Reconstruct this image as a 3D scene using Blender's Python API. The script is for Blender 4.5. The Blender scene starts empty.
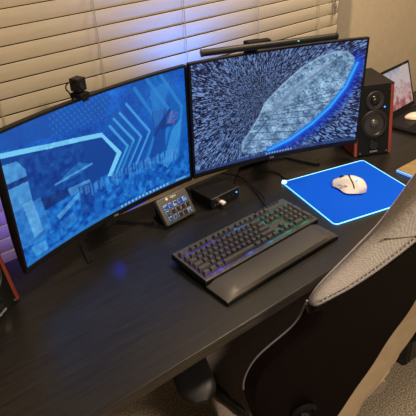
import bpy, bmesh, math, random
import numpy as np
from mathutils import Vector, Matrix, Euler

random.seed(7)
rng = np.random.default_rng(11)
C = bpy.context.scene.collection
Z = 0.74                                   # height of the desk top
PI = math.pi


def srgb(r, g, b):
    f = lambda c: (c / 255 / 12.92) if c / 255 <= .04045 else ((c / 255 + .055) / 1.055) ** 2.4
    return (f(r), f(g), f(b))


# ------------------------------------------------------------------ materials
def mat(name, col, rough=.5, metal=0., spec=.5, emit=None, estr=0., coat=0.):
    m = bpy.data.materials.new(name)
    m.use_nodes = True
    b = m.node_tree.nodes['Principled BSDF']
    b.inputs['Base Color'].default_value = (*col, 1)
    b.inputs['Roughness'].default_value = rough
    b.inputs['Metallic'].default_value = metal
    b.inputs['Specular IOR Level'].default_value = spec
    b.inputs['Coat Weight'].default_value = coat
    if emit:
        b.inputs['Emission Color'].default_value = (*emit, 1)
        b.inputs['Emission Strength'].default_value = estr
    return m


def nodes(m):
    return m.node_tree.nodes, m.node_tree.links, m.node_tree.nodes['Principled BSDF']


def noise_mat(name, c1, c2, scale=(1, 1, 1), nscale=8., detail=4., rough=.6, bump=.0, bdist=.002, lo=.35, hi=.65, spec=.5, rough2=None):
    m = mat(name, c1, rough, spec=spec)
    N, L, b = nodes(m)
    tc = N.new('ShaderNodeTexCoord'); mp = N.new('ShaderNodeMapping'); mp.inputs['Scale'].default_value = scale
    nz = N.new('ShaderNodeTexNoise'); nz.inputs['Scale'].default_value = nscale; nz.inputs['Detail'].default_value = detail
    rp = N.new('ShaderNodeValToRGB')
    rp.color_ramp.elements[0].position = lo; rp.color_ramp.elements[0].color = (*c1, 1)
    rp.color_ramp.elements[1].position = hi; rp.color_ramp.elements[1].color = (*c2, 1)
    L.new(tc.outputs['Object'], mp.inputs['Vector']); L.new(mp.outputs['Vector'], nz.inputs['Vector'])
    L.new(nz.outputs['Fac'], rp.inputs['Fac']); L.new(rp.outputs['Color'], b.inputs['Base Color'])
    if rough2 is not None:
        mr = N.new('ShaderNodeMapRange'); mr.inputs['To Min'].default_value = rough; mr.inputs['To Max'].default_value = rough2
        L.new(nz.outputs['Fac'], mr.inputs['Value']); L.new(mr.outputs['Result'], b.inputs['Roughness'])
    if bump:
        bp = N.new('ShaderNodeBump'); bp.inputs['Strength'].default_value = bump; bp.inputs['Distance'].default_value = bdist
        L.new(nz.outputs['Fac'], bp.inputs['Height']); L.new(bp.outputs['Normal'], b.inputs['Normal'])
    return m


M = {}
M['wall'] = noise_mat('painted_wall', (.36, .30, .22), (.39, .325, .24), nscale=60, rough=.85, bump=.08, bdist=.001)
M['jamb'] = noise_mat('painted_jamb', (.36, .32, .26), (.39, .34, .28), nscale=60, rough=.85)
M['ceiling'] = noise_mat('ceiling_paint', (.62, .58, .52), (.66, .62, .56), nscale=80, rough=.9)
M['trim'] = mat('white_trim', (.6, .57, .52), .5)
M['glass'] = mat('window_glass', (.02, .02, .025), .05)
M['carpet'] = noise_mat('carpet_pile', (.04, .033, .027), (.42, .36, .29), nscale=240, detail=3, rough=.95, bump=.9, bdist=.006, lo=.38, hi=.66, spec=.1)
M['blind'] = noise_mat('blind_slat', (.50, .44, .35), (.53, .465, .37), scale=(1, 6, 6), nscale=14, rough=.55, spec=.35)
M['cord'] = mat('blind_cord', (.36, .31, .25), .8)
M['cord_dark'] = mat('cord_tassel', (.16, .13, .11), .6)
# wood-grain laminate of the desk: streaks run along the desk
M['desk'] = noise_mat('black_wood_laminate', (.0028, .0026, .0027), (.015, .0135, .0122), scale=(2.2, 46, 46), nscale=3.2, detail=8, rough=.42, rough2=.24, bump=.45, bdist=.0007, lo=.3, hi=.75, spec=.5)
M['desk_edge'] = noise_mat('black_wood_edge', (.014, .011, .009), (.034, .028, .022), scale=(3, 60, 60), nscale=3, detail=6, rough=.5)
M['black'] = mat('black_plastic', (.005, .005, .006), .45, spec=.25)
M['black_matte'] = mat('black_matte', (.0042, .0042, .005), .7, spec=.15)
M['black_gloss'] = mat('black_gloss', (.008, .008, .009), .2)
M['dark_metal'] = mat('dark_metal', (.02, .02, .022), .38, metal=.3)
M['steel'] = mat('brushed_steel', (.35, .34, .33), .35, metal=.9)
M['keyplate'] = mat('gunmetal_plate', (.07, .068, .066), .42, metal=.5)
M['keycap'] = mat('keycap', (.045, .043, .042), .30, spec=.9)
M['rest'] = noise_mat('wrist_rest_leatherette', (.040, .036, .032), (.052, .047, .042), nscale=400, rough=.42, bump=.15, bdist=.0004)
M['mat_blue'] = noise_mat('blue_mouse_cloth', (.0015, .066, .56), (.002, .076, .62), nscale=900, rough=.9, spec=.08, bump=.2, bdist=.0003)
M['rim'] = mat('glowing_rim', (.3, .7, .9), .4, emit=(.015, .40, 1.0), estr=1.25)
M['rimhot'] = mat('glowing_hub', (.6, .8, .9), .4, emit=(.35, .75, 1.0), estr=2.2)
M['white'] = mat('white_plastic', (.62, .58, .54), .4)
M['beige'] = mat('beige_plastic', (.62, .52, .42), .45)
M['cyan_led'] = mat('cyan_led', (.1, .6, .8), .4, emit=(.02, .55, .95), estr=1.2)
M['blue_led'] = mat('blue_led', (.05, .2, .8), .4, emit=(.03, .2, 1.0), estr=3.0)
M['dim_blue'] = mat('dim_blue_led', (.02, .05, .3), .4, emit=(.01, .03, .6), estr=.5)
M['green_led'] = mat('green_led', (.05, .6, .4), .4, emit=(.02, .6, .4), estr=.8)
M['redwood'] = noise_mat('red_brown_veneer', (.13, .020, .009), (.21, .036, .015), scale=(8, 8, 1.2), nscale=7, detail=5, rough=.45)
M['cone'] = mat('speaker_cone', (.016, .016, .018), .5)
M['rubber'] = mat('rubber_surround', (.012, .012, .013), .35)
M['dustcap'] = mat('dust_cap', (.04, .038, .036), .32)
M['silver'] = mat('silver_print', (.42, .42, .44), .4, metal=.3)
M['white_print'] = mat('white_print', (.7, .7, .7), .6)
M['leather'] = noise_mat('black_leatherette', (.0052, .0026, .0030), (.0068, .0036, .0042), nscale=300, rough=.50, bump=.15, bdist=.0004, spec=.15)
M['wing_glint'] = mat('wing_glint_grey', (.12, .12, .16), .4)  # pale tone stands in for the glare on the wing edge
M['tan'] = noise_mat('tan_card', (.20, .135, .05), (.25, .17, .065), nscale=40, rough=.6)
M['edge_glow'] = mat('blue_edge_glow', (.3, .6, .8), .35, emit=(.01, .22, .9), estr=.8)  # emission stands in for light caught from the mouse pad rim
M['cream'] = noise_mat('cream_fabric', (.62, .50, .30), (.70, .58, .38), nscale=50, rough=.8)
M['beige_fabric'] = noise_mat('beige_fabric', (.50, .40, .28), (.55, .44, .32), nscale=30, rough=.85)


def herringbone(name, c1, c2):
    m = mat(name, c1, .92, spec=.15)
    N, L, b = nodes(m)
    tc = N.new('ShaderNodeTexCoord')
    w1 = N.new('ShaderNodeTexWave'); w1.wave_type = 'BANDS'; w1.bands_direction = 'DIAGONAL'
    w1.inputs['Scale'].default_value = 170; w1.inputs['Distortion'].default_value = 3.5; w1.inputs['Detail'].default_value = 2
    nz = N.new('ShaderNodeTexNoise'); nz.inputs['Scale'].default_value = 260; nz.inputs['Detail'].default_value = 3
    mx = N.new('ShaderNodeMath'); mx.operation = 'MULTIPLY_ADD'; mx.inputs[1].default_value = .22
    rp = N.new('ShaderNodeValToRGB')
    rp.color_ramp.elements[0].position = .40; rp.color_ramp.elements[0].color = (*c1, 1)
    rp.color_ramp.elements[1].position = .82; rp.color_ramp.elements[1].color = (*c2, 1)
    L.new(tc.outputs['Object'], w1.inputs['Vector']); L.new(tc.outputs['Object'], nz.inputs['Vector'])
    L.new(w1.outputs['Fac'], mx.inputs[0]); L.new(nz.outputs['Fac'], mx.inputs[2]); L.new(mx.outputs[0], rp.inputs['Fac'])
    L.new(rp.outputs['Color'], b.inputs['Base Color'])
    bp = N.new('ShaderNodeBump'); bp.inputs['Strength'].default_value = .5; bp.inputs['Distance'].default_value = .0015
    L.new(mx.outputs[0], bp.inputs['Height']); L.new(bp.outputs['Normal'], b.inputs['Normal'])
    return m


M['weave'] = herringbone('grey_weave', (.45, .435, .46), (.65, .635, .67))
M['weave_shaded'] = herringbone('shaded_grey_weave', (.12, .098, .098), (.21, .175, .175))  # darker copy of the grey weave, seat shade put into the colour


# ------------------------------------------------------------------ mesh tools
def obj(name, bm, m, parent=None, smooth=False, loc=None, rot=None):
    me = bpy.data.meshes.new(name)
    bmesh.ops.recalc_face_normals(bm, faces=bm.faces[:])
    bm.to_mesh(me); bm.free()
    if m: me.materials.append(m)
    if smooth:
        for p in me.polygons: p.use_smooth = True
        try: me.set_sharp_from_angle(angle=math.radians(38))
        except Exception: pass
    o = bpy.data.objects.new(name, me); C.objects.link(o)
    if parent: o.parent = parent
    if loc is not None: o.location = loc
    if rot is not None: o.rotation_euler = rot
    return o


def thing(name, label, cat, loc=(0, 0, 0), rot=(0, 0, 0), group=None):
    o = bpy.data.objects.new(name, None); C.objects.link(o)
    o.empty_display_size = .05
    o.location = loc; o.rotation_euler = rot
    tag(o, label, cat, group); return o


def tag(o, label, cat, group=None):
    o['label'] = label; o['category'] = cat
    if group: o['group'] = group
    return o


def structure(o):
    o['kind'] = 'structure'; return o


def box(bm, size, loc=(0, 0, 0), rot=None, bevel=0., seg=2):
    r = bmesh.ops.create_cube(bm, size=1.)
    vs = r['verts']
    bmesh.ops.scale(bm, vec=size, verts=vs)
    if bevel:
        es = list({e for v in vs for e in v.link_edges})
        rb = bmesh.ops.bevel(bm, geom=es, offset=bevel, segments=seg, affect='EDGES', profile=.5)
        vs = list({v for f in rb['faces'] for v in f.verts} | {v for v in vs if v.is_valid})
    if rot is not None: bmesh.ops.rotate(bm, cent=(0, 0, 0), matrix=Euler(rot).to_matrix(), verts=vs)
    bmesh.ops.translate(bm, vec=loc, verts=vs)
    return vs


def bx(*a, **k):
    bm = bmesh.new(); box(bm, *a, **k); return bm


def ring_loft(bm, rings, closed=True, cap=True):
    """rings: lists of points, same length"""
    V = [[bm.verts.new(p) for p in r] for r in rings]
    n = len(rings[0])
    for a, b in zip(V, V[1:]):
        for i in range(n if closed else n - 1):
            j = (i + 1) % n
            try: bm.faces.new((a[i], a[j], b[j], b[i]))
            except ValueError: pass
    if cap and closed:
        bm.faces.new(V[0][::-1]); bm.faces.new(V[-1])
    return V


def tube(bm, pts, r, n=8, cap=True):
    pts = [Vector(p) for p in pts]
    rs = r if isinstance(r, (list, tuple)) else [r] * len(pts)
    rings = []
    prev = None
    for i, p in enumerate(pts):
        d = (pts[min(i + 1, len(pts) - 1)] - pts[max(i - 1, 0)]).normalized()
        if prev is None:
            a = d.cross(Vector((0, 0, 1)))
            if a.length < 1e-3: a = d.cross(Vector((1, 0, 0)))
            a.normalize()
        else:
            a = (prev - d * prev.dot(d)).normalized()
        prev = a; b = d.cross(a)
        rings.append([p + (a * math.cos(t) + b * math.sin(t)) * rs[i] for t in [2 * PI * k / n for k in range(n)]])
    ring_loft(bm, rings, cap=cap)


def smooth_path(pts, n=8):
    P = [Vector(p) for p in pts]; out = []
    P = [P[0] * 2 - P[1]] + P + [P[-1] * 2 - P[-2]]
    for i in range(1, len(P) - 2):
        for k in range(n):
            t = k / n
            a, b, c, d = P[i - 1], P[i], P[i + 1], P[i + 2]
            out.append(.5 * ((2 * b) + (c - a) * t + (2 * a - 5 * b + 4 * c - d) * t * t + (3 * b - a - 3 * c + d) * t ** 3))
    out.append(P[-2]); return out


def lathe(bm, prof, n=32, axis='Y', loc=(0, 0, 0)):
    """prof: (radius, height) pairs around the axis"""
    rings = []
    for r, h in prof:
        ring = []
        for k in range(n):
            t = 2 * PI * k / n
            c, s = max(r, 1e-5) * math.cos(t), max(r, 1e-5) * math.sin(t)
            p = (c, h, s) if axis == 'Y' else (c, s, h) if axis == 'Z' else (h, c, s)
            ring.append((p[0] + loc[0], p[1] + loc[1], p[2] + loc[2]))
        rings.append(ring)
    ring_loft(bm, rings)


def rrect(w, h, r, seg=4):
    pts = []
    for cx, cy, a0 in ((w / 2 - r, h / 2 - r, 0), (-w / 2 + r, h / 2 - r, 90), (-w / 2 + r, -h / 2 + r, 180), (w / 2 - r, -h / 2 + r, 270)):
        for k in range(seg + 1):
            a = math.radians(a0 + 90 * k / seg); pts.append((cx + r * math.cos(a), cy + r * math.sin(a)))
    return pts


def text(body, size, m, parent, loc, rot, align='CENTER', name='logo'):
    cu = bpy.data.curves.new(name, 'FONT'); cu.body = body; cu.size = size; cu.align_x = align; cu.align_y = 'CENTER'
    cu.extrude = .0002
    cu.materials.append(m)
    tmp = bpy.data.objects.new('tmp', cu)
    me = bpy.data.meshes.new_from_object(tmp); me.name = name
    bpy.data.objects.remove(tmp); bpy.data.curves.remove(cu)
    if not me.materials: me.materials.append(m)
    o = bpy.data.objects.new(name, me); C.objects.link(o); o.parent = parent; o.location = loc; o.rotation_euler = rot
    return o


# ------------------------------------------------------------------ room
WY, BY = 1.374, 1.44
X0, X1, Y0, HC = -1.7, 3.2, -2.3, 2.45
JX = 1.771
structure(obj('floor', bx((X1 - X0, WY + .2 - Y0, .05), ((X0 + X1) / 2, (WY + .2 + Y0) / 2, -.025)), M['carpet']))
structure(obj('ceiling', bx((X1 - X0, WY + .2 - Y0, .05), ((X0 + X1) / 2, (WY + .2 + Y0) / 2, HC + .025)), M['ceiling']))
WX0, WZ0, WZ1 = -1.1, .60, 2.15
bm = bmesh.new()
T = .16
for a, b, c, d in ((X0, WX0, 0, HC), (JX, X1, 0, HC), (WX0, JX, 0, WZ0), (WX0, JX, WZ1, HC)):
    box(bm, (b - a, T, d - c), ((a + b) / 2, WY + T / 2, (c + d) / 2))
structure(obj('wall_back', bm, M['wall']))
structure(obj('wall_left', bx((.06, WY - Y0, HC), (X0 - .03, (WY + Y0) / 2, HC / 2)), M['wall']))
structure(obj('wall_right', bx((.06, WY - Y0, HC), (X1 + .03, (WY + Y0) / 2, HC / 2)), M['wall']))
structure(obj('wall_front', bx((X1 - X0, .06, HC), ((X0 + X1) / 2, Y0 - .03, HC / 2)), M['wall']))
structure(obj('baseboard_back', bx((X1 - X0, .014, .09), ((X0 + X1) / 2, WY - .007, .045), bevel=.003), M['trim']))
# jamb lining, frame and pane
bm = bmesh.new()
box(bm, (.003, T - .004, WZ1 - WZ0 - .004), (JX - .0015, WY + T / 2 + .001, (WZ0 + WZ1) / 2))
structure(obj('trim_1', bm, M['jamb']))
win = bpy.data.objects.new('window_1', None); C.objects.link(win); structure(win); win.location = ((WX0 + JX) / 2, WY + .135, WZ0)
bm = bmesh.new()
w_, h_ = JX - WX0 - .008, WZ1 - WZ0 - .004
for sx in (-1, 0, 1): box(bm, (.05, .04, h_), (sx * (w_ / 2 - .025), 0, h_ / 2 + .002))
for z in (.027, h_ - .023): box(bm, (w_, .04, .05), (0, 0, z))
obj('window_frame', bm, M['trim'], win)
obj('window_pane', bx((w_ - .08, .006, h_ - .08), (0, .0, h_ / 2)), M['glass'], win)

# ------------------------------------------------------------------ blind
bl = thing('window_blind', 'closed cream horizontal slat blind hanging in the window behind the monitors', 'blind', ((WX0 + JX) / 2, BY, WZ1 - .005))
bm = bmesh.new()
pitch, sw = .0446, .0438
bw = JX - WX0 - .014
zlow = .0                                                   # slat phase, see lower edges
nsl = int((WZ1 - WZ0 - .06) / pitch)
th = math.radians(101)
for i in range(nsl):
    zc = (Z + .3360 + (i - 14) * pitch) - (WZ1 - .005)
    if zc + Z > 99 or zc > -.05 or zc < -(WZ1 - WZ0) + .05: continue
    top, bot = [], []
    for k in range(7):
        u = (k / 6 - .5)
        q = u * sw; camb = .0014 * (1 - (2 * u) ** 2)
        y = math.cos(th) * q - math.sin(th) * camb      # upper edge leans to the room
        z = math.sin(th) * q + math.cos(th) * camb
        top.append((y, z)); bot.append((y + .0016 * math.sin(th), z - .0016 * math.cos(th)))
    sec = top + bot[::-1]
    j = random.uniform(-.0012, .0012)
    ring_loft(bm, [[(sx * bw / 2 + (j if sx > 0 else 0), y, z + zc) for y, z in sec] for sx in (-1, 1)])
obj('slats', bm, M['blind'], bl, smooth=True)
obj('headrail', bx((bw, .05, .04), (0, .004, -.022), bevel=.003), M['blind'], bl)
for x in (-.82, -.51, -.205, .10, .403, .714, 1.0165, 1.329, 1.64):
    bm = bmesh.new()
    zt, zb = -.04, -(WZ1 - WZ0) + .06
    for dx in (-.0012, .0012):
        tube(bm, [(x - bl.location.x + dx, -.0155, zt), (x - bl.location.x + dx * .6, -.0165, (zt + zb) / 2), (x - bl.location.x + dx, -.0165, zb)], .0007, 5)
    obj('ladder_cord', bm, M['cord'], bl)
bm = bmesh.new()
xx = 1.725 - bl.location.x
tube(bm, smooth_path([(xx, -.018, -.045), (xx, -.02, -.3), (xx - .002, -.02, Z + .462 - WZ1), (xx + .004, -.021, Z + .446 - WZ1), (xx - .006, -.022, Z + .44 - WZ1), (xx - .008, -.021, Z + .452 - WZ1)], 6), .0028, 6)
obj('cord_tassel', bm, M['cord_dark'], bl)

# ------------------------------------------------------------------ desk
DX0, DX1, DY0, DY1 = -.06, 2.42, .707, 1.322
dk = thing('computer_desk', 'long black-brown wood-grain desk under the monitors', 'desk', ((DX0 + DX1) / 2, (DY0 + DY1) / 2, 0))
TH = .030
obj('desktop', bx((DX1 - DX0, DY1 - DY0, TH), (0, 0, Z - TH / 2), bevel=.0016, seg=2), M['desk'], dk)
obj('edge_band', bx((DX1 - DX0 - .006, .0012, TH - .006), (0, -(DY1 - DY0) / 2 - .0004, Z - TH / 2 - .0005)), M['desk_edge'], dk)
for sx in (-1, 1):
    for sy in (-1, 1):
        obj('leg', bx((.06, .06, Z - TH), (sx * ((DX1 - DX0) / 2 - .05), sy * ((DY1 - DY0) / 2 - .05), (Z - TH) / 2), bevel=.004), M['dark_metal'], dk)
obj('cross_beam', bx((DX1 - DX0 - .18, .03, .06), (0, .25, Z - TH - .032), bevel=.003), M['dark_metal'], dk)

# ------------------------------------------------------------------ screen pictures (small emissive dots on the panel)
GX, GY = 400, 226


def hashn(ix, iy, s=0):
    a = np.sin(ix * 127.1 + iy * 311.7 + s * 74.7) * 43758.5453
    return a - np.floor(a)


def vnoise(x, y, s=0):
    ix, iy = np.floor(x), np.floor(y); fx, fy = x - ix, y - iy
    fx = fx * fx * (3 - 2 * fx); fy = fy * fy * (3 - 2 * fy)
    a = hashn(ix, iy, s); b = hashn(ix + 1, iy, s); c = hashn(ix, iy + 1, s); d = hashn(ix + 1, iy + 1, s)
    return (a * (1 - fx) + b * fx) * (1 - fy) + (c * (1 - fx) + d * fx) * fy


def fbm(x, y, s=0):
    return (vnoise(x, y, s) + .5 * vnoise(x * 2.1, y * 2.1, s + 1) + .25 * vnoise(x * 4.3, y * 4.3, s + 2)) / 1.75


def inside(U, V, poly):
    r = np.zeros(U.shape, bool); n = len(poly)
    for i in range(n):
        x1, y1 = poly[i]; x2, y2 = poly[(i + 1) % n]
        if y1 == y2: continue
        c = ((y1 > V) != (y2 > V)) & (U < (x2 - x1) * (V - y1) / (y2 - y1) + x1)
        r ^= c
    return r


def segdist(U, V, line):
    d = np.full(U.shape, 9.)
    for (x1, y1), (x2, y2) in zip(line, line[1:]):
        A = np.stack([(U - x1) * 1.75, V - y1]); B = np.array([(x2 - x1) * 1.75, y2 - y1])
        t = np.clip((A[0] * B[0] + A[1] * B[1]) / (B @ B), 0, 1)
        d = np.minimum(d, np.hypot(A[0] - t * B[0], A[1] - t * B[1]))
    return d


def over(img, mask, col, a=1.):
    m = (mask * a)[..., None] if not np.isscalar(a) else (mask.astype(float) * a)[..., None]
    img[...] = img * (1 - m) + np.array(col, float) * m


us = (np.arange(GX) + .5) / GX * 2 - 1
vs = (np.arange(GY) + .5) / GY * 2 - 1
U, V = np.meshgrid(us, vs)

# --- a blue hangar scene
LP = {
    'strip': [(-1.055, 0.785), (-0.53, 0.583), (0.007, 0.412), (0.053, 0.303), (0.197, -0.033), (0.049, -0.354), (0.004, -0.321), (0.139, -0.013), (0.0, 0.343), (-0.539, 0.515), (-1.067, 0.719)],
    'space': [(-1.067, 0.719), (-0.54, 0.508), (-0.011, 0.342), (0.139, -0.013), (0.033, -0.271), (-0.208, -0.336), (-0.522, -0.317), (-0.763, -0.334), (-1.032, -0.081)],
    'wedge': [(-0.551, -0.038), (-0.28, 0.122), (-0.143, -0.008), (-0.377, -0.085)],
    'wallL': [(-1.1, 0.80), (-1.1, 1.1), (-0.475, 1.1), (0.045, 1.1), (0.164, 0.887), (0.047, 0.589), (-0.418, 0.652)],
    'floor': [(0.004, -0.321), (0.386, -0.389), (1.016, -0.49), (1.1, -1.1), (-0.049, -1.128), (-1.1, -1.1), (-1.1, -0.114), (-0.546, -0.33)],
    'pillar': [(0.664, -0.569), (0.808, 0.001), (0.928, 0.157), (0.902, -0.141), (0.781, -0.546), (0.723, -0.664)],
    'panelA': [(0.588, 0.432), (0.744, 0.423), (0.716, -0.317), (0.511, -0.378), (0.599, 0.025)],
    'panelB': [(0.588, 0.798), (0.827, 0.859), (0.711, 0.266), (0.606, 0.145)],
    'beam': [(-0.686, -0.241), (-0.402, -0.249), (-0.367, -0.329), (-0.644, -0.411)],
}
CH = [[(0.311, 0.704), (0.544, 0.126), (0.353, -0.33)], [(0.228, 0.602), (0.439, 0.089), (0.257, -0.32)], [(0.155, 0.545), (0.349, 0.082), (0.171, -0.333)],
      [(0.102, 0.461), (0.272, 0.024), (0.111, -0.327)], [(0.42, 0.9), (0.66, 0.2), (0.47, -0.36)], [(0.56, 1.0), (0.82, 0.3), (0.66, -0.4)], [(0.72, 1.0), (0.95, 0.35), (0.86, -0.45)]]
n1 = fbm(U * 6, V * 4, 3); n2 = fbm(U * 22, V * 14, 5); n3 = fbm(U * 60, V * 36, 8)
left = np.zeros((GY, GX, 3)) + np.array([10, 88, 186.])
left += (n1 - .5)[..., None] * np.array([24, 60, 70]) + (n3 - .5)[..., None] * np.array([14, 40, 46])
over(left, inside(U, V, LP['wallL']), (14, 78, 165), .75)
g = (np.abs(((U * 1.7 + V * .6) * 13) % 1 - .5) < .2) & (np.abs((V * 12 - U * 5) % 1 - .5) < .3) & inside(U, V, LP['wallL']) & (U > -.5)
over(left, g, (42, 126, 214), .5)
over(left, inside(U, V, LP['space']), (4, 62, 142), .92)
over(left, inside(U, V, LP['floor']), (12, 92, 180), .85)
fl = inside(U, V, LP['floor'])
left += fl[..., None] * (n2 - .48)[..., None] * np.array([70, 130, 120]) * (U > -.1)[..., None]
left += fl[..., None] * (n2 - .48)[..., None] * np.array([20, 60, 60]) * (U <= -.1)[..., None]
for i, c in enumerate(CH):
    d = segdist(U, V, c)
    over(left, d < .115, (6, 66 + 5 * i, 158), .35)
    over(left, d < (.022 if i < 4 else .03), (70, 165, 226) if i < 4 else (36, 126, 206), .8)
over(left, inside(U, V, LP['panelA']), (8, 66, 150), .8)
over(left, inside(U, V, LP['panelB']), (50, 130, 204), .5)
over(left, inside(U, V, LP['pillar']), (56, 146, 214), .75)
d = segdist(U, V, [(.60, .02), (.80, .36), (.70, .1), (.86, .12)]); over(left, d < .03, (8, 50, 120), .8)
over(left, (np.hypot((U - .83) * 1.75, V - .22) < .12) & (n3 > .5), (120, 90, 160), .7)
over(left, inside(U, V, LP['wedge']), (44, 128, 204), .55)
over(left, (segdist(U, V, [(-.551, -.038), (-.143, .0)]) < .016), (100, 180, 232), .6)
over(left, inside(U, V, LP['strip']), (112, 200, 240), 1)
# plain machinery blocks and columns standing in the hangar
for q, col, a in (([(-1.1, .62), (-.86, .56), (-.80, .40), (-.80, -.1), (-1.1, -.1)], (74, 152, 214), .85),
                  ([(-1.1, .34), (-.80, .30), (-.80, .22), (-1.1, .26)], (8, 50, 120), .9),
                  ([(-1.1, -.1), (-.72, -.1), (-.68, -.62), (-.80, -.74), (-1.1, -.66)], (46, 124, 200), .85),
                  ([(-.90, -.06), (-.80, -.06), (-.76, -.6), (-.86, -.64)], (104, 176, 228), .7),
                  ([(-.72, -.14), (-.44, -.17), (-.44, -.30), (-.70, -.34)], (8, 46, 112), .85),
                  ([(-.44, -.2), (-.2, -.22), (-.18, -.30), (-.42, -.34)], (86, 160, 220), .7),
                  ([(-.60, -.52), (-.30, -.32), (-.27, -.37), (-.58, -.60)], (92, 172, 226), .7),
                  ([(-.91, -.74), (-.76, -.78), (-.75, -.93), (-.89, -.93)], (70, 150, 216), .8),
                  ([(-.59, -.64), (-.42, -.61), (-.40, -.78), (-.54, -.82)], (40, 120, 200), .7),
                  ([(-.33, -.26), (-.16, -.28), (-.2, -.8), (-.34, -.76)], (8, 58, 140), .7)):
    over(left, inside(U, V, q), col, a)
left += ((n2 - .5) * ((U < -.2) & (V < .6)))[..., None] * np.array([40, 60, 50])
for k in range(36):
    x = -.33 + .034 * k + rng.uniform(-.01, .01); y = -.30 - .05 * (k / 36) + rng.uniform(-.02, .03); h = rng.uniform(.10, .24)
    over(left, (np.abs(U - x) < .011) & (V < y) & (V > y - h), (64 + 50 * rng.random(), 150, 214), .5)
over(left, V < -.935, (40, 120, 196), .75)
for k in range(14):
    over(left, (np.abs(U - (.12 + .045 * k)) < .011) & (np.abs(V + .967) < .016), (170, 210, 235), .8)
over(left, (np.abs(U - .88) < .07) & (np.abs(V + .967) < .012), (150, 200, 230), .6)

# --- streaking stars round a plain pale hull with a blue rim light
RP = {
    'hull': [(-0.436, -0.783), (-0.424, -0.604), (-0.328, -0.399), (-0.234, -0.175), (-0.166, 0.074), (0.018, 0.343), (0.244, 0.621), (0.448, 0.778), (0.641, 0.849), (0.782, 0.824), (0.873, 0.697), (0.899, 0.485), (0.814, 0.154), (0.642, -0.207), (0.435, -0.501), (0.171, -0.756), (-0.1, -0.893), (-0.324, -0.89)],
    'glow': [(-0.1, -0.893), (0.171, -0.756), (0.435, -0.501), (0.642, -0.207), (0.814, 0.154), (0.928, 0.575), (0.989, 0.545), (0.994, 0.158), (0.771, -0.319), (0.516, -0.649), (0.201, -0.914), (-0.048, -0.97)],
    'core': [(-0.1, -0.90), (0.169, -0.765), (0.432, -0.515), (0.638, -0.225), (0.81, 0.14), (0.916, 0.577)],
    'ridge': [(-0.187, -0.054), (0.081, 0.212), (0.456, 0.611), (0.639, 0.684), (0.509, 0.487), (0.216, 0.099), (-0.088, -0.243)],
}
fx, fy = -.20, .12
dx, dy = (U - fx) * 1.75, V - fy
ang = np.arctan2(dy, dx); rad = np.hypot(dx, dy) + 1e-3
st = np.zeros(U.shape)
for s, (ka, kr) in enumerate(((48, 9.), (80, 13.), (120, 16.))):
    x = ang * ka * (.55 + .45 * np.floor(rad * 2.2) / 2.2 + .3); y = np.log(rad + .35) * kr * 2.2
    st = np.maximum(st, np.clip((vnoise(x, y, 20 + s) - .63) * 5., 0, 1))
right = np.zeros((GY, GX, 3)) + np.array([7, 16, 50.])
over(right, st > 0, (116, 150, 206), np.clip(st, 0, 1) * .95)
right *= (.80 + .25 * np.clip(rad, 0, 1.6) / 1.6)[..., None]
hm = inside(U, V, RP['hull'])
t1 = fbm(U * 14 + V * 9, V * 7 - U * 8, 31); t2 = fbm(U * 50, V * 34, 33); t3 = vnoise(U * 60 + V * 30, V * 40 - U * 46, 37)
over(right, hm, (116, 152, 186), 1)
right += (hm * (t1 - .5))[..., None] * np.array([120, 130, 130]) + (hm * (t2 - .5))[..., None] * np.array([90, 96, 96])
over(right, hm & (t3 > .76), (36, 54, 90), .6)
for k in range(9):
    a = k / 8; p0 = (-.40 + .25 * a, -.75 + .60 * a + .2 * math.sin(3 * a)); p1 = (.0 + .9 * a, -.86 + 1.0 * a)
    over(right, hm & (segdist(U, V, [p0, p1]) < .010), (44, 62, 98), .5)
over(right, hm & (segdist(U, V, [(-.40, -.75), (.15, .2), (.72, .74)]) < .02), (52, 72, 110), .55)
rg = inside(U, V, RP['ridge']); over(right, rg, (142, 172, 200), .45)
edge = segdist(U, V, RP['hull'] + [RP['hull'][0]])
over(right, hm & (edge < .035) & (V > U * 1.2 - .3), (150, 180, 206), .6)
gm = inside(U, V, RP['glow'])
dc = segdist(U, V, RP['core'])
lane = (V < U * 1.13 - .66 + .12)
over(right, gm | ((dc < .30) & ~hm & (U > -.1)), (2, 50, 190), np.clip(1.05 - dc / .30, 0, 1))
over(right, dc < .075, (0, 110, 238), np.clip(1.2 - dc / .075, 0, 1) * .95)
over(right, dc < .022, (60, 176, 252), .8)
over(right, V < -.935, (36, 60, 116), .8)
for k in range(10):
    over(right, (np.abs(U - (-.12 + .034 * k)) < .010) & (np.abs(V + .967) < .016), (150, 185, 220), .8)


def lin(img):
    c = np.clip(img, 0, 255) / 255
    return np.where(c <= .04045, c / 12.92, ((c + .055) / 1.055) ** 2.4)


def screen_mat(name, strength):
    m = mat(name, (.004, .004, .005), .30, spec=.4)
    N, L, b = nodes(m)
    at = N.new('ShaderNodeAttribute'); at.attribute_name = 'picture'; at.attribute_type = 'GEOMETRY'
    L.new(at.outputs['Color'], b.inputs['Emission Color']); b.inputs['Emission Strength'].default_value = strength
    return m


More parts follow.
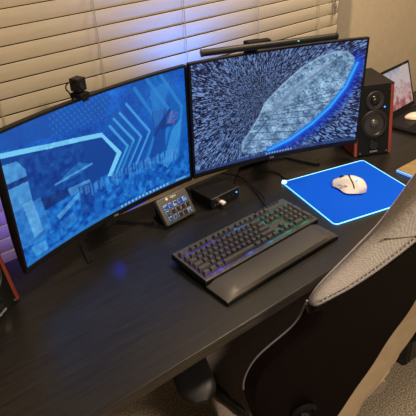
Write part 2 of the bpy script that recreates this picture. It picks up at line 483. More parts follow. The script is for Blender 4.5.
def monitor(name, label, P, img, has_led, strength, cy, fx_):
    x, y, z, yaw, tilt, w, cur, roll, asp = P
    root = thing(name, label, 'monitor', (x, y, Z), (0, 0, yaw), 'curved monitors side by side')
    h = w * asp
    mt = Matrix.Rotation(-tilt, 4, 'X') @ Matrix.Rotation(roll, 4, 'Y')
    mt = Matrix.Translation((0, 0, z)) @ mt

    def pt(u, v, off=0., du=0., dv=0.):
        s = u * w / 2 + du; a = s * cur
        R = 1 / cur + off                                   # off>0: behind the screen
        return mt @ Vector((R * math.sin(a), -(1 / cur) + R * math.cos(a), v * h / 2 + dv))
    # panel
    me = bpy.data.meshes.new('screen')
    gu, gv = GX + 1, GY + 1
    co = np.array([pt(2 * i / GX - 1, 2 * j / GY - 1) for j in range(gv) for i in range(gu)], dtype=np.float32)
    fa = np.array([(j * gu + i, j * gu + i + 1, (j + 1) * gu + i + 1, (j + 1) * gu + i) for j in range(GY) for i in range(GX)], dtype=np.int32)
    me.from_pydata(co.tolist(), [], fa.tolist())
    at = me.attributes.new('picture', 'FLOAT_COLOR', 'FACE')
    col = np.ones((GY * GX, 4), np.float32); col[:, :3] = lin(img).reshape(-1, 3)
    at.data.foreach_set('color', col.ravel())
    me.materials.append(screen_mat(name + '_picture', strength))
    so = bpy.data.objects.new('screen', me); C.objects.link(so); so.parent = root
    so['label'] = 'lit screen picture'
    B, BB = .0062, .0145                                    # side/top border and chin

    def curved_slab(bm, u0, u1, du0, du1, v0, v1, dv0, dv1, o0, o1, n=24):
        rings = []
        for i in range(n + 1):
            f = i / n; u = u0 + (u1 - u0) * f; du = du0 + (du1 - du0) * f
            rings.append([pt(u, v0, o0, du, dv0), pt(u, v1, o0, du, dv1), pt(u, v1, o1, du, dv1), pt(u, v0, o1, du, dv0)])
        ring_loft(bm, rings)
    bm = bmesh.new()
    curved_slab(bm, -1, 1, -B, B, 1, 1, .0003, B, -.003, .012)
    curved_slab(bm, -1, 1, -B, B, -1, -1, -BB, -.0003, -.003, .012)
    curved_slab(bm, -1, -1, -B, -.0003, -1, 1, -.0003, .0003, -.003, .012, 1)
    curved_slab(bm, 1, 1, .0003, B, -1, 1, -.0003, .0003, -.003, .012, 1)
    obj('bezel', bm, M['black'], root)
    bm = bmesh.new()
    rings = []
    for i in range(25):
        f = i / 24; u = 2 * f - 1; du = (2 * f - 1) * (B - .001)
        prof = [(1, .0121, B - .001), (.85, .03, 0), (.5, .042, 0), (-.5, .042, 0), (-.85, .03, 0), (-1, .0121, -BB + .001)]
        k = 1 - .6 * abs(u) ** 6
        rings.append([pt(u, a, .0121 + (o - .0121) * k, du, dv) for a, o, dv in prof] + [pt(u, -1, .0022, du, -BB + .001), pt(u, 1, .0022, du, B - .001)])
    ring_loft(bm, rings)
    obj('housing', bm, M['black_matte'], root, smooth=True)
    # stand
    bm = bmesh.new()
    box(bm, (.06, .03, .26), (0, cy, .13 + .004), bevel=.006)
    box(bm, (.1, cy - .03, .1), (0, (cy + .03) / 2, .24), bevel=.006)
    obj('stand_column', bm, M['black_matte'], root)
    for s in (-1, 1):
        bm = bmesh.new()
        pts = [(0, cy, .006), (s * .6 * fx_, cy - .02, .006), (s * fx_, cy - .115, .005)]
        rings = []
        for i, p in enumerate(pts):
            hw = (.016, .012, .008)[i]
            rings.append([(p[0] - hw, p[1], .0005), (p[0] + hw, p[1], .0005), (p[0] + hw * .8, p[1], .011 - .002 * i), (p[0] - hw * .8, p[1], .011 - .002 * i)])
        ring_loft(bm, rings)
        obj('stand_foot', bm, M['black_gloss'], root)
    a = pt(.03 if has_led else -.06, -1, -.0036, 0, -.0085)
    text('msi', .011, M['silver'], root, a, (PI / 2, roll, 0))
    if has_led:
        bm = bmesh.new()
        curved_slab(bm, .17, .42, 0, 0, -1, -1, -.0190, -.0148, .000, .008, 8)
        obj('led_strip', bm, mat('deep_blue_strip', (.02, .05, .4), .4, emit=(.01, .06, 1.), estr=.7), root)['label'] = 'blue light strip under the frame'
    return root


monL = monitor('curved_monitor', 'curved black monitor showing a blue hangar scene, webcam on its top edge',
               [0.5692, 1.203, 0.2637, 0.2027, -0.0067, 0.597, 0.5796, 0.0163, 0.5734], left, True, 1.0, .095, .12)
monR = monitor('curved_monitor', 'curved black monitor showing star streaks and a pale hull, light bar on top',
               [1.1692, 1.1642, 0.2593, -0.2738, -0.004, 0.597, 0.5031, 0.0219, 0.5699], right, False, 1.0, .125, .168)

# ------------------------------------------------------------------ webcam
wc = thing('webcam', 'small black cube webcam clipped on the monitor with the hangar scene', 'webcam', (.522, 1.182, Z + .4425), (0, 0, math.radians(20)))
wc.scale = (.78, .78, .78)
obj('body', bx((.036, .036, .040), (0, 0, .048), bevel=.003), M['black'], wc)
bm = bmesh.new(); lathe(bm, [(.0005, -.0195), (.008, -.0195), (.012, -.0212), (.0135, -.0205), (.0135, -.017)], 24, 'Y', (0, 0, .048)); obj('lens', bm, M['black_gloss'], wc, smooth=True)
bm = bmesh.new(); box(bm, (.040, .044, .016), (0, 0, .015), bevel=.003); box(bm, (.018, .018, .008), (0, .002, .026)); box(bm, (.024, .004, .016), (0, -.021, .006)); box(bm, (.018, .018, .008), (0, .002, .0185)); obj('clip', bm, M['black_matte'], wc)
bm = bmesh.new()
tube(bm, smooth_path([(-.018, .004, .056), (-.032, .002, .062), (-.048, 0, .058), (-.050, 0, .046), (-.038, .004, .034), (-.022, .016, .014), (-.005, .026, -.02), (.0, .05, -.10)], 6), .0022, 6)
obj('cable', bm, M['black_matte'], wc, smooth=True)

# ------------------------------------------------------------------ monitor light bar
pA, pB = Vector((.9, 1.197, Z + .470)), Vector((1.315, 1.068, Z + .4575))
lb = thing('monitor_light_bar', 'long thin black light bar clipped above the star-streak monitor', 'lamp', (pA + pB) / 2)
mid = (pA + pB) / 2; dv = (pB - pA); un = dv.normalized()
bm = bmesh.new(); tube(bm, [-dv / 2 + un * .006, dv / 2 - un * .006], .0098, 16); obj('tube', bm, M['black'], lb, smooth=True)
for s in (-1, 1):
    bm = bmesh.new(); tube(bm, [s * (dv / 2 - un * .006), s * (dv / 2 - un * .001), s * dv / 2], [.0106, .0106, .009], 16); obj('end_cap', bm, M['black_gloss'], lb, smooth=True)
bm = bmesh.new()
yw = math.atan2(un.y, un.x)
box(bm, (.07, .024, .006), (0 - .03 * un.x, .016 - .03 * un.y, .011), (0, 0, yw), bevel=.002)
box(bm, (.055, .010, .020), (-.03 * un.x + .003, -.03 * un.y + .031, -.004), (0, 0, yw), bevel=.002)
box(bm, (.045, .012, .10), (-.03 * un.x + .012, -.03 * un.y + .062, -.045), (0, 0, yw), bevel=.004)
box(bm, (.045, .034, .006), (-.03 * un.x + .009, -.03 * un.y + .046, .003), (0, 0, yw), bevel=.002)
obj('clip', bm, M['black_matte'], lb)
bm = bmesh.new(); box(bm, (.005, .0018, .003), un * .082 + Vector((-.0035, -.0088, .0028)), (0, 0, yw)); obj('indicator_light', bm, M['green_led'], lb)

# ------------------------------------------------------------------ button controller
P = [0.764, 1.152, 0.012, 0.093, 0.962, 0.116, 0.084]
bc = thing('button_controller', 'small grey controller with lit picture buttons leaning under the hangar-scene monitor', 'controller', (P[0], P[1], Z), (0, 0, P[3]))
plane = bpy.data.objects.new('case', None)
rot = (P[4], 0, 0)
Rx = Matrix.Translation((0, 0, P[2])) @ Matrix.Rotation(P[4], 4, 'X')


def on_face(bm): bmesh.ops.transform(bm, matrix=Rx, verts=bm.verts[:]); return bm


m_case = mat('controller_case', (.05, .046, .042), .5)
obj('case', on_face(bx((P[5], P[6], .020), (0, P[6] / 2, -.010), bevel=.005, seg=3)), m_case, bc, smooth=True)
bm = bmesh.new(); box(bm, (.09, .05, .006), (0, .060, .0035), bevel=.002); box(bm, (.08, .006, .055), (0, .078, .030), (math.radians(-8), 0, 0), bevel=.002); obj('stand', bm, M['black_matte'], bc)
kcols = {(0, 0): (90, 165, 235), (1, 0): (30, 110, 225), (2, 0): (150, 195, 235), (3, 0): (20, 90, 220), (4, 0): (110, 175, 240),
         (0, 1): (60, 110, 165), (1, 1): (20, 32, 62), (2, 1): (16, 26, 54), (3, 1): (14, 24, 50), (4, 1): (18, 26, 50),
         (0, 2): (60, 110, 170), (1, 2): (80, 125, 175), (2, 2): (16, 26, 52), (3, 2): (14, 24, 50), (4, 2): (130, 160, 185)}
for (i, j), c in kcols.items():
    km = mat('button_picture', (.01, .01, .012), .25, emit=srgb(*c), estr=.75)
    N, L, b = nodes(km)
    tc = N.new('ShaderNodeTexCoord'); nz = N.new('ShaderNodeTexNoise'); nz.inputs['Scale'].default_value = 160; nz.inputs['Detail'].default_value = 1
    rp = N.new('ShaderNodeValToRGB'); rp.color_ramp.elements[0].position = .42; rp.color_ramp.elements[1].position = .55
    rp.color_ramp.elements[0].color = (*[q * .12 for q in srgb(*c)], 1); rp.color_ramp.elements[1].color = (*srgb(*c), 1)
    L.new(tc.outputs['Object'], nz.inputs['Vector']); L.new(nz.outputs['Fac'], rp.inputs['Fac']); L.new(rp.outputs['Color'], b.inputs['Emission Color'])
    bm = bmesh.new(); box(bm, (.0145, .0145, .003), ((i - 2) * .0188, .053 - j * .0188, .0008), bevel=.001)
    obj('button', on_face(bm), km, bc)
lo = Rx @ Vector((.004, .0745, .0004))
text('elgato', .0085, M['white_print'], bc, lo, (P[4], 0, 0))
bm = bmesh.new(); lathe(bm, [(.0042, .0002), (.0042, .0006), (.0025, .0006), (.0025, .0002)], 16, 'Z', (-.021, .0745, 0)); obj('logo', on_face(bm), M['white_print'], bc)

# ------------------------------------------------------------------ dock
dx_, dy_, dyaw = .926, 1.199, math.radians(3)
dc_ = thing('usb_dock', 'small black box-shaped dock on the desk where the two monitors meet', 'dock', (dx_, dy_, Z), (0, 0, dyaw))
obj('case', bx((.116, .100, .036), (0, 0, .0205), bevel=.002), M['black'], dc_)
obj('front_panel', bx((.112, .003, .032), (0, -.0508, .0205), bevel=.001), M['black_gloss'], dc_)
obj('rim', bx((.116, .0015, .0015), (0, -.0512, .0380)), M['steel'], dc_)['label'] = 'thin bright upper edge'
for k in range(3): obj('port', bx((.012, .003, .006), (-.008 + .020 * k, -.0515, .018)), M['dark_metal'], dc_)
for k in range(3): obj('jack', bx((.005, .003, .005), (-.045 + .011 * k, -.0515, .014)), M['steel'], dc_)
bm = bmesh.new(); lathe(bm, [(.0003, -.0535), (.0026, -.0535), (.003, -.052)], 12, 'Y', (.046, 0, .0235)); obj('indicator_light', bm, M['blue_led'], dc_)
for s in (-1, 1): obj('foot', bx((.10, .012, .0025), (0, s * .035, .00125)), M['black_matte'], dc_)
bm = bmesh.new(); tube(bm, smooth_path([(-.05, .049, .02), (-.06, .065, .028), (-.085, .05, .045), (-.10, .02, .045), (-.105, .03, .01), (-.10, .075, .004), (-.06, .10, .004)], 6), .003, 6)
obj('cable', bm, M['black_matte'], dc_, smooth=True)
dr = thing('usb_receiver', 'tiny white plug sticking out of the front of the black dock', 'plug', (dx_, dy_, Z), (0, 0, dyaw))
obj('body', bx((.014, .018, .008), (-.024, -.0622, .019), bevel=.0015), M['white'], dr)
obj('connector', bx((.009, .002, .004), (-.024, -.0522, .019)), M['steel'], dr)

# ------------------------------------------------------------------ keyboard
KY = math.radians(1.0)
kb = thing('mechanical_keyboard', 'full-size dark keyboard with purple, blue and green backlight', 'keyboard', (.832, .9375, Z + .0042), (math.radians(3.2), 0, KY))
KW, KD, KH = .422, .146, .018
obj('case', bx((KW, KD, KH), (0, 0, KH / 2 + .005), bevel=.003), M['black'], kb)
obj('top_plate', bx((KW - .004, KD - .004, .002), (0, 0, KH + .0055), bevel=.0008), M['keyplate'], kb)
# backlight film between the keys: purple at one end to green at the other
blm = mat('key_backlight', (.01, .01, .012), .5)
N, L, b = nodes(blm)
tc = N.new('ShaderNodeTexCoord'); sp = N.new('ShaderNodeSeparateXYZ'); mr = N.new('ShaderNodeMapRange')
mr.inputs['From Min'].default_value = -.21; mr.inputs['From Max'].default_value = .21
rp = N.new('ShaderNodeValToRGB'); cr = rp.color_ramp
cr.elements[0].position = 0; cr.elements[0].color = (.16, .05, .75, 1); cr.elements[1].position = 1; cr.elements[1].color = (.01, .28, .16, 1)
for p_, c_ in ((.30, (.10, .08, .95)), (.48, (.03, .22, .85)), (.60, (.01, .42, .55)), (.78, (.0, .50, .30))):
    e = cr.elements.new(p_); e.color = (*c_, 1)
nz = N.new('ShaderNodeTexNoise'); nz.inputs['Scale'].default_value = 30; nz.inputs['Detail'].default_value = 2
pw = N.new('ShaderNodeMath'); pw.operation = 'POWER'; pw.inputs[1].default_value = 3.5
ml = N.new('ShaderNodeMath'); ml.operation = 'MULTIPLY'; ml.inputs[1].default_value = 2.1
L.new(tc.outputs['Object'], sp.inputs[0]); L.new(sp.outputs['X'], mr.inputs['Value']); L.new(mr.outputs['Result'], rp.inputs['Fac'])
L.new(rp.outputs['Color'], b.inputs['Emission Color']); L.new(tc.outputs['Object'], nz.inputs['Vector'])
L.new(nz.outputs['Fac'], pw.inputs[0]); L.new(pw.outputs[0], ml.inputs[0]); L.new(ml.outputs[0], b.inputs['Emission Strength'])
obj('backlight', bx((.268, KD - .034, .0008), (-.066, -.008, KH + .0071)), blm, kb)
obj('backlight', bx((.074, KD - .034, .0008), (.166, -.008, KH + .0071)), blm, kb)
obj('backlight', bx((.054, .052, .0008), (.0985, .023, KH + .0071)), blm, kb)
obj('backlight', bx((.054, .034, .0008), (.0985, -.047, KH + .0071)), blm, kb)

U1 = .01825


def keycap(w, d=1.):
    bm = bmesh.new()
    W, D = w * U1 - .0022, d * U1 - .0022
    r0 = [(x, y, 0) for x, y in rrect(W, D, .0015, 2)]
    r1 = [(x, y + .0006, .0072) for x, y in rrect(W - .0052, D - .0056, .0018, 2)]
    r2 = [(x, y + .0006, .0078) for x, y in rrect(W - .0066, D - .0070, .0014, 2)]
    ring_loft(bm, [r0, r1, r2])
    return bm


caps = {}
keys = []
x0 = -KW / 2 + .0115


def row(y, items, start=0.):
    x = start
    for it in items:
        if it < 0: x += -it; continue
        keys.append((x + it / 2, y, it, 1.)); x += it


row(0, [1, -1, 1, 1, 1, 1, -.5, 1, 1, 1, 1, -.5, 1, 1, 1, 1, -.25, 1, 1, 1])
main = 15.25; num = 18.5
row(-1.25, [1] * 13 + [2]); row(-1.25, [1] * 3, main); row(-1.25, [1] * 4, num)
row(-2.25, [1.5] + [1] * 12 + [1.5]); row(-2.25, [1] * 3, main); row(-2.25, [1] * 3, num)
row(-3.25, [1.75] + [1] * 11 + [2.25]); row(-3.25, [1] * 3, num)
row(-4.25, [2.25] + [1] * 10 + [2.75]); row(-4.25, [1], main + 1); row(-4.25, [1] * 3, num)
row(-5.25, [1.25, 1.25, 1.25, 6.25, 1.25, 1.25, 1.25, 1.25]); row(-5.25, [1] * 3, main); row(-5.25, [2, 1], num)
keys.append((num + 3.5, -2.75, 1, 2)); keys.append((num + 3.5, -4.75, 1, 2))
sx_ = (KW - .018) / 22.5 / U1
ytop = KD / 2 - .0245
late = bmesh.new()
for i, (kx, ky, kw, kd) in enumerate(keys):
    px, py = x0 - .0025 + kx * U1 * sx_, ytop + ky * .01895
    tilt_ = 0
    if i in (0, 1, 2, 3):                                      # (the four smallest in view share one mesh)
        pass
    key = (kw, kd)
    if key not in caps:
        o = obj('key', keycap(kw * sx_, kd), M['keycap'], kb); caps[key] = o.data
        o.location = (px, py, KH + .0098)
    else:
        o = bpy.data.objects.new('key', caps[key]); C.objects.link(o); o.parent = kb; o.location = (px, py, KH + .0098)
bpy.data.meshes['key'].name = 'keycap'
for k in range(5): obj('media_button', bx((.009, .006, .003), (.125 + .014 * k, KD / 2 - .008, KH + .007), bevel=.001), M['black'], kb)
bm = bmesh.new(); tube(bm, [(.090, KD / 2 - .0095, KH + .0045), (.112, KD / 2 - .0095, KH + .0045)], .0075, 14); obj('volume_roller', bm, M['black'], kb, smooth=True)
for s in (-1, 1): obj('foot', bx((.03, .012, .006 if s < 0 else .0045), (s * .15, -KD / 2 + .02 if s < 0 else KD / 2 - .02, .003)), M['black_matte'], kb)
bm = bmesh.new()
for k in range(9):
    c = mat
    box(bm, (.016, .0012, .002), (-.16 + k * .036, -KD / 2 + .0035, KH + .0068))
obj('light_bar', bm, blm, kb)
bm = bmesh.new(); kc = kb.location
tube(bm, smooth_path([(.150, KD / 2 + .001, .014), (.163, .104, .010), (.190, .13, .006), (.222, .21, -.006), (.240, .30, -.012), (.215, .36, -.016)], 6), .0026, 6)
obj('cable', bm, M['black_matte'], kb, smooth=True)

# ------------------------------------------------------------------ wrist rest
wr = thing('wrist_rest', 'long padded dark leatherette wrist rest in front of the keyboard', 'wrist rest', (.8266, .8225, Z), (0, 0, math.radians(1.25)))
obj('base', bx((.412, .086, .008), (0, 0, .0042), bevel=.002), M['black_matte'], wr)
bm = bmesh.new()
rings = []
for i in range(17):
    f = i / 16; x = (f - .5) * .410
    e = min(1, min(f, 1 - f) * 16 + .25)
    y0, y1 = -.041, .041
    rings.append([(x, y0, .0085), (x, y0 - .001, .0085 + .006 * e), (x, y0 + .006, .0085 + .0125 * e), (x, y0 + .03, .0085 + .0140 * e), (x, y1 - .02, .0085 + .0145 * e), (x, y1 - .004, .0085 + .0125 * e), (x, y1, .0085 + .006 * e), (x, y1, .0085)])
ring_loft(bm, rings)
pad = obj('pad', bm, M['rest'], wr, smooth=True)

# ------------------------------------------------------------------ mouse pad
mp = thing('mouse_pad', 'blue mouse pad with a glowing cyan rim', 'mouse pad', (1.2733, .9371, Z), (0, 0, -.2457))
W_, D_ = .3328, .2987
bm = bmesh.new(); r = rrect(W_ - .005, D_ - .005, .012, 5)
ring_loft(bm, [[(x, y, .0004) for x, y in r], [(x, y, .0035) for x, y in r]]); obj('mat_surface', bm, M['mat_blue'], mp)
bm = bmesh.new(); r = rrect(W_ - .003, D_ - .003, .013, 6); r2 = r + [r[0]]
V_ = []
for i, (x, y) in enumerate(r):
    n = Vector((x, y, 0)); 
    V_.append(n)
tube(bm, [(x, y, .0028) for x, y in r] + [(r[0][0], r[0][1], .0028)], .0020, 8)
obj('light_rim', bm, M['rim'], mp, smooth=True)['label'] = 'glowing cyan edge'
bm = bmesh.new(); lathe(bm, [(.008, .0005), (.009, .004), (.0075, .0085), (.0005, .0095)], 20, 'Z', (-W_ / 2 + .008, D_ / 2 - .006, 0)); obj('light_hub', bm, M['rimhot'], mp, smooth=True)
obj('plug', bx((.009, .022, .006), (-W_ / 2 + .024, D_ / 2 + .010, .0045), bevel=.002), M['black'], mp)
bm = bmesh.new(); tube(bm, smooth_path([(-W_ / 2 + .024, D_ / 2 + .02, .004), (-W_ / 2 + .02, D_ / 2 + .07, .003), (-W_ / 2 - .02, D_ / 2 + .12, .003)], 6), .002, 6); obj('cable', bm, M['black_matte'], mp, smooth=True)

# ------------------------------------------------------------------ mouse  (front towards +Y)
ms = thing('computer_mouse', 'white sculpted gaming mouse with a black band on the blue mouse pad', 'mouse', (1.276, .942, Z + .0037), (0, 0, math.radians(15)))
ms.scale = (.92, .86, .92)


def mouse_section(f, grow=0.):
    """f: 0 rear .. 1 front; gives a closed ring in x,z"""
    y = -.064 + .128 * f
    wl = .030 + .020 * math.exp(-((f - .45) / .24) ** 2) - .004 * f      # thumb side flares
    wr_ = .032 - .006 * f
    sq = math.sqrt(max(0, 1 - (1 - min(1, f / .26)) ** 2)) if f < .26 else 1
    sq2 = 1 if f < .93 else math.sqrt(max(.15, 1 - ((f - .93) / .09) ** 2))
    s = max(.10, sq) * sq2
    hgt = (.039 * math.sin(PI * min(1, (f * .80 + .16))) ** .85 + .003) * (.35 + .65 * max(.1, sq)) 
    hgt = max(hgt, .012)
    pts = []
    for k in range(20):
        a = 2 * PI * k / 20
        cx, sz = math.cos(a), math.sin(a)
        x = (wr_ if cx > 0 else wl) * abs(cx) ** .75 * (1 if cx > 0 else -1) * s
        if sz >= 0:
            z = .007 + hgt * sz ** .8
            if cx < 0: x *= (1 - .52 * min(1, max(0, sz) * 1.6) ** .7 * math.exp(-((f - .45) / .35) ** 2))
        else: z = .007 + .0062 * sz
        pts.append(((x) * (1 + grow), y, z * (1 + grow)))
    return pts


bm = bmesh.new(); ring_loft(bm, [mouse_section(i / 28) for i in range(29)]); obj('shell', bm, M['white'], ms, smooth=True)
bm = bmesh.new()
band = []
for k in range(1, 10):
    cols = []
    for df in (-.024, .024):
        f = .60 + df * (1. if k < 6 else .8) - .34 * (max(0, k - 4) / 5) ** 1.2
        p = mouse_section(f, .03)[k]
        cols.append(p)
    band.append(cols)
Vb = [[bm.verts.new(p) for p in c] for c in band]
for a, c in zip(Vb, Vb[1:]): bm.faces.new((a[0], a[1], c[1], c[0]))
bmesh.ops.solidify(bm, geom=bm.faces[:], thickness=.0012)
obj('band', bm, M['black'], ms)['label'] = 'black band across the shell'
bm = bmesh.new(); lathe(bm, [(.0005, -.004), (.008, -.004), (.0095, -.0025), (.0095, .0025), (.008, .004), (.0005, .004)], 18, 'X', (0, .034, .034)); obj('scroll_wheel', bm, M['dark_metal'], ms, smooth=True)
for k in range(2): obj('side_button', bx((.003, .014, .005), (-.0315, .002 + .017 * k, .026 - .002 * k), (0, .3, 0), bevel=.001), M['beige'], ms)
p = Vector(mouse_section(.27, .03)[6])
bm = bmesh.new(); lathe(bm, [(.0003, .0016), (.0046, .0013), (.0054, 0)], 6, 'Z'); bmesh.ops.rotate(bm, cent=(0, 0, 0), matrix=Euler((.42, -.35, .3)).to_matrix(), verts=bm.verts[:])
obj('logo', bm, M['cyan_led'], ms, loc=(p.x, p.y, p.z - .0006))['label'] = 'cyan glowing logo'


# ------------------------------------------------------------------ speakers
def speaker(label, loc, yaw):
    root = thing('bookshelf_speaker', label, 'speaker', loc, (0, 0, yaw), 'desk speakers with red-brown sides')
    W, H, D, ti = .142, .243, .170, .141
    sh = Matrix(((1, 0, 0, 0), (0, 1, math.tan(ti), 0), (0, 0, 1, 0), (0, 0, 0, 1)))    # sides are parallelograms: the box leans back

    def S(bm): bmesh.ops.transform(bm, matrix=sh, verts=bm.verts[:]); return bm
    obj('cabinet', S(bx((W - .026, D, H - .002), (0, D / 2 + .004, H / 2 + .003), bevel=.002)), M['black'], root)
    obj('top_panel', S(bx((W + .0006, D + .0075, .004), (0, D / 2 + .002, H + .0060), bevel=.001)), M['black'], root)
    obj('baffle', S(bx((W - .024, .012, H), (0, .004, H / 2 + .003), bevel=.003)), M['black_matte'], root)
    for s in (-1, 1): obj('side_panel', S(bx((.0125, D + .006, H + .001), (s * (W / 2 - .0063), D / 2 + .002, H / 2 + .003), bevel=.002)), M['redwood'], root)['label'] = 'red-brown wooden side'

    def put(prof, z, m, nm, lab=None, x=0, n=36):
        bm = bmesh.new(); lathe(bm, prof, n, 'Y'); o = obj(nm, bm, m, root, smooth=True, loc=(x, -.002 + (z) * math.tan(ti), z), rot=(-ti, 0, 0))
        if lab: o['label'] = lab
        return o
    zw, zt = .116, .197
    put([(.050, .002), (.0505, -.002), (.047, -.0045), (.045, -.003), (.045, .001)], zw, M['dark_metal'], 'woofer_ring')
    put([(.0455, .0), (.043, -.0055), (.039, -.0055), (.036, -.001), (.0355, .001)], zw, M['rubber'], 'surround')
    put([(.036, -.0015), (.016, .0015), (.0155, .0025), (.036, .0015)], zw, M['cone'], 'woofer_cone')
    put([(.0165, -.0003), (.013, -.0055), (.007, -.0085), (.0003, -.0095)], zw, M['dustcap'], 'dust_cap')
    put([(.0335, .002), (.0335, -.002), (.030, -.004), (.018, -.002), (.0175, .001)], zt, M['dark_metal'], 'tweeter_plate')
    put([(.0165, -.001), (.012, -.006), (.006, -.0085), (.0003, -.0092)], zt, M['black_gloss'], 'tweeter_dome')
    put([(.017, -.0003), (.015, -.0035), (.0115, -.0025), (.0105, .003), (.0003, .004)], .040, M['black_gloss'], 'port')
    put([(.0026, -.0003), (.002, -.004), (.0003, -.0042)], zt - .025, M['blue_led'], 'indicator_light', x=.037, n=10)
    for sx in (-1, 1):
        for z in (.014, H - .012): put([(.0028, -.0003), (.0028, -.0038), (.0003, -.004)], z, M['steel'] if z < .1 else M['dark_metal'], 'screw_cap', x=sx * .050, n=10)
    text('EDIFIER', .0085, M['silver'], root, (0, -.0025 + .0165 * math.tan(ti) - .0042, .0185), (PI / 2 - ti, 0, 0))
    for sx in (-1, 1):
        for sy in (.03, .15): obj('foot', bx((.018, .018, .003), (sx * .05, sy, .0015)), M['black_matte'], root)
    return root


speaker('black speaker with red-brown sides beside the star-streak monitor', (1.528, 1.044, Z), -.4645)
speaker('black speaker cut off by the frame beside the hangar-scene monitor', (.1935, 1.1050, Z), math.radians(36))

# ------------------------------------------------------------------ laptop behind the speaker
lt = thing('laptop', 'open black laptop with a pale pink picture behind the speaker', 'laptop', (1.90, 1.192, Z), (0, 0, math.radians(6)))
obj('base', bx((.272, .20, .011), (0, -.10, .0065), bevel=.002), M['black_matte'], lt)
obj('keyboard_deck', bx((.24, .085, .001), (0, -.055, .0123)), M['black'], lt)
LT = Matrix.Translation((0, .004, .012)) @ Matrix.Rotation(math.radians(-17), 4, 'X')


def onlid(bm): bmesh.ops.transform(bm, matrix=LT, verts=bm.verts[:]); return bm


obj('lid', onlid(bx((.272, .006, .188), (0, .003, .096), bevel=.002)), M['black'], lt)
pm = mat('pink_picture', (.01, .01, .01), .3)
N, L, b = nodes(pm)
tc = N.new('ShaderNodeTexCoord'); n1_ = N.new('ShaderNodeTexNoise'); n1_.inputs['Scale'].default_value = 26; n1_.inputs['Detail'].default_value = 3
sp = N.new('ShaderNodeSeparateXYZ'); mr = N.new('ShaderNodeMapRange'); mr.inputs['From Min'].default_value = .03; mr.inputs['From Max'].default_value = .19
ad = N.new('ShaderNodeMath'); ad.operation = 'MULTIPLY_ADD'; ad.inputs[1].default_value = .75
rp = N.new('ShaderNodeValToRGB'); cr = rp.color_ramp
cr.elements[0].position = .36; cr.elements[0].color = (*srgb(170, 90, 95), 1); cr.elements[1].position = .98; cr.elements[1].color = (*srgb(150, 165, 190), 1)
for p_, c_ in ((.44, (214, 160, 160)), (.52, (224, 200, 196)), (.60, (196, 150, 156)), (.68, (226, 206, 204)), (.84, (205, 198, 206))):
    e = cr.elements.new(p_); e.color = (*srgb(*c_), 1)
L.new(tc.outputs['Object'], n1_.inputs['Vector']); L.new(tc.outputs['Object'], sp.inputs[0]); L.new(sp.outputs['Z'], mr.inputs['Value'])
L.new(n1_.outputs['Fac'], ad.inputs[0]); 
sc_ = N.new('ShaderNodeMath'); sc_.operation = 'MULTIPLY'; sc_.inputs[1].default_value = .5
L.new(mr.outputs['Result'], sc_.inputs[0]); L.new(sc_.outputs[0], ad.inputs[2]); L.new(ad.outputs[0], rp.inputs['Fac'])
L.new(rp.outputs['Color'], b.inputs['Emission Color']); b.inputs['Emission Strength'].default_value = .62
sl = obj('screen', onlid(bx((.246, .001, .160), (0, -.0008, .100))), pm, lt); sl['label'] = 'lit pink and white picture'
bm = bmesh.new(); tube(bm, [(-.09, .002, .012), (.09, .002, .012)], .005, 10); obj('hinge', bm, M['black_matte'], lt)
bm = bmesh.new(); lathe(bm, [(.002, 0), (.002, -.0006), (.0002, -.0007)], 10, 'Y', (.085, 0, .1835)); obj('webcam_lens', onlid(bm), M['silver'], lt)

# pale rounded mouse lying on the laptop base
bm = bmesh.new()
rings = []
for i in range(15):
    f = i / 14; s = math.sin(PI * (f * .96 + .02)) ** .6
    rings.append([(.027 * s * math.cos(a), (f - .5) * .085, .003 + max(-.002, .021 * s * math.sin(a))) for a in [2 * PI * k / 16 for k in range(16)]])
ring_loft(bm, rings)
pmz = obj('pale_mouse', bm, M['beige'], None, smooth=True, loc=(1.905, 1.122, Z + .0125), rot=(0, 0, .9))
tag(pmz, 'small pale rounded mouse lying on the black laptop base', 'mouse')

# ------------------------------------------------------------------ tan pad with a disc
tb = thing('tan_tray', 'flat tan square tray with a pale disc, behind the grey chair', 'tray', (1.553, .836, Z), (0, 0, 0))
obj('base', bx((.15, .15, .010), (0, 0, .0055), bevel=.002), M['edge_glow'], tb)['label'] = 'edge with added blue glow'
obj('top', bx((.146, .146, .002), (0, 0, .0115)), M['tan'], tb)
bm = bmesh.new(); lathe(bm, [(.031, .0125), (.031, .0145), (.029, .015), (.0003, .015)], 28, 'Z', (.02, .018, 0)); obj('disc', bm, M['beige'], tb, smooth=True)['label'] = 'pale round disc'

# ------------------------------------------------------------------ floor box
fb = thing('floor_box', 'glossy black box standing on the carpet beyond the chair', 'box', (1.525, .835, 0), (0, 0, 0))
obj('body', bx((.22, .24, .44), (0, 0, .235), bevel=.008), M['black_gloss'], fb)
obj('front_panel', bx((.20, .006, .40), (0, -.122, .235), bevel=.003), M['dark_metal'], fb)
for sx in (-1, 1):
    for sy in (-1, 1): obj('foot', bx((.03, .03, .016), (sx * .08, sy * .09, .008)), M['black_matte'], fb)

# ------------------------------------------------------------------ chair
th_, rho = math.radians(22), math.radians(16)
CB = Vector((.73, .57, Z - .06))
fw = Vector((math.sin(th_), math.cos(th_), 0)); rt = Vector((math.cos(th_), -math.sin(th_), 0)); zz = Vector((0, 0, 1))
upv = zz * math.cos(rho) - fw * math.sin(rho); nrv = -fw * math.cos(rho) - zz * math.sin(rho)
base = CB + rt * .05 + fw * .22; base.z = 0
ch = thing('gaming_chair', 'grey fabric office chair with a black back, pulled up to the desk', 'chair', base)


def cp(s, t, n): return CB + rt * s + upv * t + nrv * n - base
def cs(s, f, z): return CB + rt * s + fw * f + zz * (z + .06) - base      # z relative to the desk top
def n0(t):
    d = t - .1
    return (.35 if d > 0 else .6) * d * d
def interp(tab, t): return float(np.mean([np.interp(t + d, [a for a, _ in tab], [b for _, b in tab]) for d in (-.03, -.015, 0, .015, .03)]))


